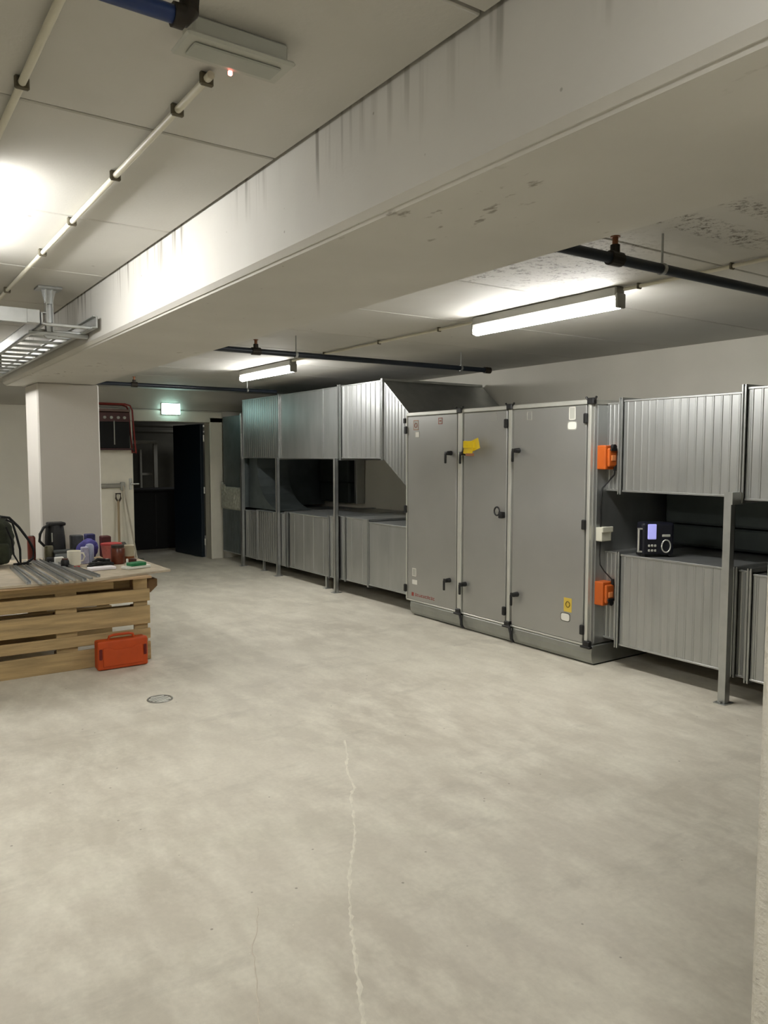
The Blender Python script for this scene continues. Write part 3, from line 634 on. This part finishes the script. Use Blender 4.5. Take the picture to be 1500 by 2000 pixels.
# ------------------------------------------------------------ floor drain
t = thing('floor_drain', 'round metal floor drain in front of the pallet table', 'drain', (1.60, 4.925, 0))
MB().tube([(1.60 + .077 * math.cos(2 * math.pi * k / 28), 4.925 + .077 * math.sin(2 * math.pi * k / 28), .001) for k in range(28)], .007, 6, closed=True).build('rim', mat('drain_steel', (140, 138, 130), .4, .6), t)
g = MB()
for k in range(-2, 3):
    hw = math.sqrt(max(0, .068 ** 2 - (k * .026) ** 2)); g.box(1.60 - hw, 1.60 + hw, 4.925 + k * .026 - .005, 4.925 + k * .026 + .005, .001, .003)
g.build('grate', mat('worn_grate', (244, 242, 232), .5, .2), t)
MB().cyl((1.60, 4.925, .0003), (1.60, 4.925, .001), .065, n=24).build('sump', mat('dark_sump', (48, 46, 40), .8), t)

# ------------------------------------------------------------ pallet table
def make_pallet(y, label):
    t = thing('pallet', label, 'pallet', (1.27, y + .07, 0), 'pallets carrying the work table')
    x0, x1 = .655, 1.875
    for z0, z1 in ((0, .14), (.172, .252), (.288, .43), (.468, .562)):
        MB().box(x0, x1, y, y + .022, z0, z1, .003, rot=Matrix.Rotation(math.radians(random.uniform(-.35, .35)), 3, 'Y')).build('deck_board', PINE, t)
    MB().box(x0, 1.60, y + .004, y + .022, .585, .654, .003).build('deck_board', PINE, t)
    for a, c in ((.655, .80), (1.185, 1.335), (1.755, 1.862)):
        MB().box(a, c, y + .022, y + .044, 0, .654, .003).build('cross_board', PINE, t)
        for z0, z1 in ((.0, .14), (.288, .43), (.56, .654)): MB().box(a, c, y + .044, y + .122, z0, z1, .004).build('block', PINED, t)
    for z0, z1 in ((0, .10), (.30, .42), (.56, .654)): MB().box(x0, x1 - .02, y + .122, y + .144, z0, z1, .003).build('bottom_board', PINE, t)
    return t
pal = make_pallet(5.96, 'pine pallet stood on edge at the front, under the work table')
copy_tree(pal, 'pine pallet stood on edge at the back under the work table', (0, 1.10, 0))
copy_tree(pal, 'pine pallet stood on edge at the front left edge of the photo', (-1.24, 0.0, 0))
t = MB().prism([(1.35, .50), (1.93, .50), (1.985, .55), (1.985, .605), (1.35, .605)], 'y', 6.115, 6.21).build('timber_beam', PINED, None, 'dark timber end sticking out right of the pallets below the table top', 'timber')
t = MB().box(-.62, 1.86, 5.86, 7.25, .656, .673, .002).build('plywood_sheet', PLY, None, 'lower plywood sheet of the pallet work table, brown front edge', 'board')
t = MB().prism([(-.55, 5.875), (.6, 5.865), (1.42, 5.82), (2.055, 5.995), (2.04, 6.84), (1.30, 7.30), (-.55, 7.30)], 'z', .674, .690).build('plywood_sheet', PLYD, None, 'top board of the pallet work table with a corner sticking out right', 'board')
TZ = .6905
# steel strips lying on the table
spots = [(1.02, .99, 6.75, 5.84), (1.06, 1.055, 6.9, 5.80), (1.115, 1.11, 6.78, 5.78), (1.17, 1.165, 7.1, 5.79), (1.22, 1.225, 7.1, 5.77), (1.27, 1.285, 7.15, 5.80), (1.305, 1.345, 7.1, 5.76), (1.34, 1.41, 7.05, 5.84), (1.395, 1.475, 6.8, 5.90)]
for i, (xa, xb, ya, yb) in enumerate(spots):
    d = Vector((xb - xa, yb - ya, 0)); L_ = d.length; ang = math.atan2(d.y, d.x)
    R_ = Matrix.Rotation(ang, 3, 'Z'); c0 = Vector(((xa + xb) / 2, (ya + yb) / 2, 0))
    m_ = MB()
    if i % 2 == 0: m_.box(-L_ / 2, L_ / 2, -.015, .015, 0, .003).box(-L_ / 2, L_ / 2, -.015, -.011, 0, .022).box(-L_ / 2, L_ / 2, .011, .015, 0, .022)
    else: m_.box(-L_ / 2, L_ / 2, -.011, .011, 0, .014, .002)
    bmesh.ops.rotate(m_.bm, cent=(0, 0, 0), matrix=R_, verts=m_.bm.verts); bmesh.ops.translate(m_.bm, vec=c0 + Vector((0, 0, TZ)), verts=m_.bm.verts)
    names = ['leftmost', 'second from the left', 'third from the left', 'fourth from the left', 'middle one', 'fourth from the right', 'third from the right', 'second from the right', 'rightmost']
    m_.build('steel_strip', ZINC, None, 'grey metal strip on the work table, ' + names[i] + ' of nine', 'metal strip', 'metal strips lying across the work table')

# --- table clutter
def lathe_thing(name, label, cat, m, prof, c, n=20, extra=None):
    o = MB().lathe(prof, c, n).build(name, m, None, label, cat, smooth=True); return o
# backpack
t = thing('backpack', 'dark olive backpack with black strap loops at the left edge of the table', 'backpack', (.86, 6.95, TZ))
b = bmesh.new(); bmesh.ops.create_icosphere(b, subdivisions=4, radius=1)
for v in b.verts:
    k = 1 + .06 * math.sin(7 * v.co.x + 3 * v.co.z) * math.cos(5 * v.co.y + 2) + .03 * math.sin(19 * v.co.z + 5 * v.co.x)
    z = v.co.z; w_ = (1 - abs(z) ** 2.6) ** .33 if abs(z) < 1 else 0
    h2 = math.hypot(v.co.x, v.co.y) or 1
    v.co = Vector((.90 + v.co.x / h2 * .175 * w_ * min(1, h2 * 3) * k * (1.0 - .12 * max(z, 0)), 6.95 + v.co.y / h2 * .12 * w_ * min(1, h2 * 3) * k, TZ + .215 + z * .213))
m_ = MB(); m_._add(b); m_.build('bag_body', GREEN_BAG, t, smooth=True)
m_ = MB().box(.80, 1.02, 6.80, 6.86, TZ + .03, TZ + .20, .03, 3); m_.build('front_pocket', GREEN_BAG, t)
MB().tube([(.97, 6.86, TZ + .41), (1.03, 6.86, TZ + .40), (1.10, 6.86, TZ + .32), (1.17, 6.86, TZ + .21), (1.205, 6.86, TZ + .13), (1.20, 6.86, TZ + .06), (1.15, 6.86, TZ + .02), (1.05, 6.86, TZ + .016)], .011, 8).build('shoulder_strap', BLACKM, t, smooth=True)
MB().tube([(1.0, 6.84, TZ + .39), (1.05, 6.84, TZ + .36), (1.075, 6.84, TZ + .26), (1.10, 6.84, TZ + .14), (1.10, 6.84, TZ + .03)], .009, 8).build('shoulder_strap', BLACKM, t, smooth=True)
MB().tube([(1.0, 6.83, TZ + .33), (1.04, 6.83, TZ + .22), (1.05, 6.83, TZ + .1), (1.09, 6.83, TZ + .02), (1.18, 6.83, TZ + .014)], .007, 8).build('buckle_strap', BLACKM, t, smooth=True)
# coffee machine / jug
t = thing('coffee_jug', 'black jug with a curved handle standing before the column', 'jug', (1.43, 7.14, TZ))
MB().lathe([(.085, 0), (.088, .02), (.082, .20), (.072, .29), (.066, .31), (.03, .315)], (1.43, 7.14, TZ), 20).build('body', BLACK, t, smooth=True)
MB().box(1.37, 1.51, 7.07, 7.21, TZ + .295, TZ + .325, .012, 2).build('lid', BLACK, t)
MB().tube([(1.37, 7.10, TZ + .30), (1.33, 7.09, TZ + .285), (1.30, 7.09, TZ + .23), (1.295, 7.09, TZ + .17), (1.33, 7.09, TZ + .13), (1.36, 7.10, TZ + .12)], .012, 8).build('handle', BLACK, t, smooth=True)
MB().box(1.385, 1.395, 7.055, 7.06, TZ + .16, TZ + .24, .002).build('level_window', STICKG, t)
t = thing('red_can', 'dark red can between the backpack and the black jug', 'can', (1.235, 7.12, TZ))
MB().lathe([(.028, 0), (.033, .01), (.033, .20), (.026, .215), (.01, .217)], (1.235, 7.12, TZ)).build('body', mat('dark_red_can', (110, 44, 32), .4), t, smooth=True); MB().cyl((1.235, 7.12, TZ + .215), (1.235, 7.12, TZ + .222), .02).build('lid', ZINC, t)
MB().lathe([(.032, 0), (.036, .01), (.035, .13), (.03, .14)], (1.345, 6.97, TZ)).build('tin_can', mat('olive_grey_can', (92, 88, 66), .4, .4, var=.3, scale=25), None, 'olive grey tin in front of the black jug', 'can', smooth=True)
MB().box(1.31, 1.40, 6.86, 6.93, TZ, TZ + .05, .008, 2).build('black_box', BLACK, None, 'small black box in front of the olive tin', 'box')
t = thing('storage_tray', 'flat grey plastic box with dark lid behind the white mug', 'box', (1.45, 6.98, TZ))
MB().box(1.38, 1.55, 6.91, 7.03, TZ, TZ + .075, .008, 2).build('body', mat('grey_blue_plastic', (120, 126, 126), .5), t); MB().box(1.37, 1.555, 6.905, 7.035, TZ + .075, TZ + .095, .006, 2).build('lid', mat('dark_grey_lid', (54, 58, 56), .5), t)
MB().box(1.36, 1.43, 6.80, 6.86, TZ, TZ + .055, .005).build('carton', STICKW, None, 'low pale carton left of the white mug', 'box')
t = thing('mug', 'white mug on the work table', 'mug', (1.476, 6.66, TZ))
MB().lathe([(.045, 0), (.052, .008), (.054, .12), (.050, .122), (.047, .02), (.005, .016)], (1.476, 6.66, TZ), 24).build('cup', mat('white_ceramic', (226, 222, 204), .35, var=.03), t, smooth=True)
MB().tube([(1.525, 6.66, TZ + .10), (1.55, 6.66, TZ + .095), (1.56, 6.66, TZ + .065), (1.545, 6.66, TZ + .035), (1.523, 6.66, TZ + .03)], .007, 8).build('handle', MC['white_ceramic'], t, smooth=True)
t = thing('small_pot', 'small black pot left of the white mug', 'pot', (1.388, 6.58, TZ))
MB().lathe([(.026, 0), (.032, .01), (.032, .05), (.026, .062)], (1.388, 6.58, TZ)).build('body', BLACK, t, smooth=True); MB().cyl((1.388, 6.58, TZ + .060), (1.388, 6.58, TZ + .072), .024).build('lid', mat('brown_lid', (70, 40, 30), .5), t)
# cloths, packs
MB().box(1.545, 1.60, 6.68, 6.74, TZ, TZ + .14, .006).build('carton', mat('lilac_grey_carton', (160, 158, 178), .6, var=.2, scale=40), None, 'lilac grey upright carton right of the white mug', 'box')
MB().lathe([(.030, 0), (.034, .01), (.034, .14), (.026, .155), (.012, .16)], (1.625, 6.76, TZ)).build('spray_can', mat('pale_blue_can', (150, 156, 176), .4), None, 'pale blue can beside the lilac carton', 'can', smooth=True)
b = bmesh.new(); bmesh.ops.create_icosphere(b, subdivisions=3, radius=1)
for v in b.verts:
    k = 1 + .12 * math.sin(4 * v.co.x + 3 * v.co.y) + .07 * math.cos(9 * v.co.y - 3 * v.co.z)
    v.co = Vector((1.66 + v.co.x * .085 * k, 6.97 + v.co.y * .07 * k, TZ + max(.001, .10 + v.co.z * .075 * k)))
m_ = MB(); m_._add(b); m_.build('work_rag', mat('blue_violet_cloth', (70, 66, 130), .9, var=.35, scale=20, bump=.4), None, 'crumpled blue violet cloth heaped behind the cartons', 'cloth', smooth=True)
MB().box(1.56, 1.66, 7.11, 7.2, TZ, TZ + .20, .006).build('carton', mat('dark_grey_carton', (70, 72, 74), .6, var=.3, scale=30), None, 'dark grey carton before the column, left of the violet cloth', 'box')
MB().box(1.68, 1.76, 7.10, 7.19, TZ, TZ + .205, .006).build('carton', mat('navy_carton', (40, 42, 92), .6, var=.3, scale=30), None, 'navy carton before the column, behind the violet cloth', 'box')
MB().box(1.79, 1.87, 7.0, 7.1, TZ, TZ + .19, .008).build('tool_case', mat('maroon_case', (72, 26, 24), .5), None, 'small maroon case behind the pale red tub', 'case')
t = thing('plastic_tub', 'pale red plastic tub behind the brown jar', 'tub', (1.83, 6.86, TZ))
MB().lathe([(.065, 0), (.07, .01), (.085, .125), (.09, .13), (.08, .128), (.062, .02), (.005, .016)], (1.83, 6.86, TZ), 24).build('tub', mat('faded_red_plastic', (184, 104, 96), .5, var=.15, scale=30), t, smooth=True)
MB().cyl((1.83, 6.86, TZ + .128), (1.83, 6.86, TZ + .142), .088, n=24).build('lid', mat('red_lid', (168, 58, 54), .5), t)
# black gloves
b = bmesh.new()
m_ = MB().box(1.56, 1.68, 6.50, 6.56, TZ, TZ + .03, .012, 2)
for k in range(4): m_.tube([(1.66, 6.505 + k * .016, TZ + .014), (1.70, 6.49 + k * .022, TZ + .018), (1.745, 6.475 + k * .028, TZ + .012)], .010, 8)
m_.tube([(1.60, 6.50, TZ + .014), (1.57, 6.46, TZ + .012), (1.53, 6.45, TZ + .011)], .010, 8)
m_.tube([(1.60, 6.55, TZ + .024), (1.64, 6.57, TZ + .045), (1.70, 6.57, TZ + .035)], .014, 8)
m_.build('work_glove', BLACKM, None, 'black work glove lying behind the white sheet', 'glove', smooth=True)
MB().box(1.50, 1.70, 6.24, 6.34, TZ, TZ + .022, .006, 2, rot=rz(4)).build('paper_pad', mat('white_paper', (228, 222, 224), .6, var=.03), None, 'thick white paper pad near the front of the table', 'paper')
t = thing('brown_jar', 'dark brown jar on the right end of the table', 'jar', (1.80, 6.55, TZ))
MB().lathe([(.050, 0), (.056, .01), (.056, .125), (.048, .138)], (1.80, 6.55, TZ), 24).build('body', mat('brown_glass', (92, 42, 22), .3, var=.35, scale=24), t, smooth=True)
MB().cyl((1.80, 6.55, TZ + .136), (1.80, 6.55, TZ + .158), .052, n=24).build('lid', mat('dark_lid', (44, 36, 28), .5), t)
t = thing('beige_tin', 'beige tin with amber base right of the brown jar', 'tin', (1.91, 6.62, TZ))
MB().lathe([(.044, .05), (.046, .052), (.046, .14), (.04, .145)], (1.91, 6.62, TZ)).build('upper', mat('beige_tin', (178, 168, 142), .4, .2), t, smooth=True)
MB().lathe([(.043, 0), (.045, .006), (.045, .05), (.04, .051)], (1.91, 6.62, TZ)).build('base', mat('amber_band', (120, 66, 28), .4), t, smooth=True)
MB().lathe([(.028, 0), (.030, .005), (.030, .045), (.02, .05)], (1.89, 6.44, TZ)).build('tape_roll', mat('dark_brown_roll', (66, 30, 18), .5), None, 'small dark brown roll in front of the beige tin', 'roll', smooth=True)
t = thing('screw_box', 'green and white pack at the right front corner of the table', 'box', (1.84, 6.22, TZ))
MB().box(1.745, 1.955, 6.17, 6.27, TZ, TZ + .022, .004, rot=rz(14)).build('tray', mat('white_card', (222, 222, 210), .6), t)
MB().box(1.785, 1.915, 6.165, 6.255, TZ + .022, TZ + .048, .004, rot=rz(14)).build('green_pack', mat('green_pack', (20, 112, 62), .5, var=.2, scale=30), t, label='green pack')
MB().cyl((1.79, 6.25, TZ + .02), (1.79, 6.25, TZ + .075), .011, .008).build('white_cap', STICKW, t)

t = thing('tape_roll', 'black tape roll lying right of the work glove', 'tape', (1.735, 6.66, TZ))
MB().lathe([(.03, 0), (.032, .003), (.032, .03), (.03, .033)], (1.735, 6.66, TZ), 18).build('tape', BLACK, t, smooth=True); MB().cyl((1.735, 6.66, TZ + .033), (1.735, 6.66, TZ + .035), .015).build('core', STICKG, t)
t = thing('screwdriver', 'small screwdriver with red handle between the small pot and the paper pad', 'screwdriver', (1.50, 6.48, TZ))
MB().cyl((1.43, 6.46, TZ + .012), (1.47, 6.44, TZ + .012), .011, .009, n=8).build('handle', mat('red_handle', (150, 30, 24), .4), t); MB().cyl((1.47, 6.44, TZ + .012), (1.54, 6.405, TZ + .008), .003, n=6).build('blade', ZINC, t)
# ------------------------------------------------------------ orange tool case
t = thing('tool_case', 'orange red plastic tool case standing on the floor against the pallet', 'tool case', (1.62, 5.86, 0))
x0, x1, y0, y1, zt = 1.432, 1.805, 5.81, 5.925, .222
MB().box(x0, x1, y0, y0 + .055, .004, zt, .014, 3).build('shell', ORCASE, t); MB().box(x0 + .004, x1 - .004, y0 + .057, y1, .004, zt - .004, .014, 3).build('shell', ORCASE, t)
MB().prism([(x0 + .04, .03), (x1 - .04, .03), (x1 - .04, .17), (x1 - .09, .17), (x1 - .12, .152), (x0 + .12, .152), (x0 + .09, .17), (x0 + .04, .17)], 'y', y0 - .006, y0 + .004, .002).build('raised_panel', ORCASE, t)
for a in (x0 + .012, x1 - .034): MB().box(a, a + .022, y0 - .008, y0 + .002, .085, .165, .004).build('catch', DARKRED, t, label='dark red catch')
MB().tube([(x0 + .09, y0 + .05, zt - .01), (x0 + .10, y0 + .05, zt + .022), (x0 + .13, y0 + .05, zt + .03), (x1 - .13, y0 + .05, zt + .03), (x1 - .10, y0 + .05, zt + .022), (x1 - .09, y0 + .05, zt - .01)], .010, 8).build('handle', ORCASE, t, smooth=True)

# ------------------------------------------------------------ far wall: distribution board, tools
t = thing('power_distributor', 'red framed power distributor with dark front and a row of sockets by the door', 'power distributor', (3.05, YF - .2, 1.62))
yb0, yb1 = YF - .22, YF - .035
MB().box(2.70, 3.245, yb0 + .02, yb1, 1.69, 2.06, .008).build('cabinet', BLACKM, t)
MB().prism([(yb0 + .02, 2.06), (yb1, 2.06), (yb1, 2.20), (yb0 + .07, 2.20), (yb0 + .02, 2.185)], 'x', 2.70, 3.245).build('socket_panel', mat('maroon_panel', (74, 34, 28), .5), t)
for x in (2.90, 2.99, 3.085, 3.17):
    MB().cyl((x, yb0 + .022, 2.115), (x, yb0 - .012, 2.115), .020, n=14).build('socket', STICKG, t)
MB().cyl((3.03, yb0 + .014, 2.07), (3.03, yb0 + .014, 1.74), .008, n=8).build('hanging_cable', STICKG, t)
for yy in (yb0, yb1 - .01):
    MB().tube([(2.66, yy, 1.62), (2.66, yy, 2.22), (2.70, yy, 2.29), (2.78, yy, 2.305), (3.18, yy, 2.305), (3.25, yy, 2.285), (3.28, yy, 2.22), (3.295, yy, 1.95), (3.32, yy, 1.62)], .012, 8).build('tube_frame', REDTUBE, t, smooth=True)
for x in (2.66, 3.32): MB().cyl((x, yb0, 1.635), (x, yb1 - .01, 1.635), .012).build('cross_tube', REDTUBE, t)
MB().box(2.68, 3.28, yb0 + .01, yb1, 1.665, 1.69, .003).build('bottom_plate', mat('dark_red_plate', (60, 14, 12), .5), t)
MB().box(2.68, 3.26, yb0 + .03, yb1, 2.20, 2.235, .004).build('top_cover', mat('rosy_cover', (120, 96, 84), .5), t)
# shovel with D grip
ASH = mat('ash_wood', (168, 148, 116), .6, var=.15, scale=14, stretch=(1, 1, .2))
t = thing('shovel', 'long shovel with a dark D-shaped grip leaning on the white door leaf', 'shovel', (3.06, YF - .2, 0))
MB().cyl((3.07, YF - .17, .35), (3.09, YF - .10, .95), .017, n=10).build('shaft', ASH, t, smooth=True)
MB().tube([(3.09, YF - .10, .93), (3.06, YF - .095, .98), (3.062, YF - .09, 1.05), (3.125, YF - .09, 1.05), (3.125, YF - .095, .98), (3.095, YF - .10, .93)], .013, 8).build('grip', mat('dark_brown_grip', (60, 46, 34), .5), t, smooth=True)
MB().prism([(2.96, .30), (3.0, .37), (3.14, .37), (3.18, .30), (3.17, .06), (3.12, 0.0), (3.02, 0.0), (2.97, .06)], 'y', YF - .21, YF - .195, .003).build('blade', mat('worn_steel', (110, 110, 104), .5, .6), t)
t = thing('broom', 'thin-handled broom leaning on the white door leaf beside the shovel', 'broom', (3.25, YF - .2, 0))
MB().cyl((3.30, YF - .22, .12), (3.17, YF - .08, 1.16), .012, n=8).build('shaft', mat('pale_shaft', (186, 178, 158), .5), t)
MB().box(3.21, 3.40, YF - .25, YF - .19, .06, .12, .01, rot=None).build('head', mat('grey_green_block', (96, 100, 88), .6), t)
br = MB()
for i in range(22):
    for j in range(4): br.box(3.212 + i * .0085, 3.216 + i * .0085, YF - .245 + j * .014, YF - .241 + j * .014, 0, .062)
br.build('bristles', BLACKM, t, kind='stuff')
# small switch on the right of the door frame
t = thing('switch_box', 'small cream switch with dangling cable right of the doorway', 'switch', (4.77, YF - .05, 1.1))
MB().box(4.74, 4.80, YF - .045, YF - .001, 1.02, 1.14, .006).build('body', CREAMP, t); MB().box(4.752, 4.788, YF - .05, YF - .045, 1.05, 1.11, .003).build('rocker', STICKW, t)
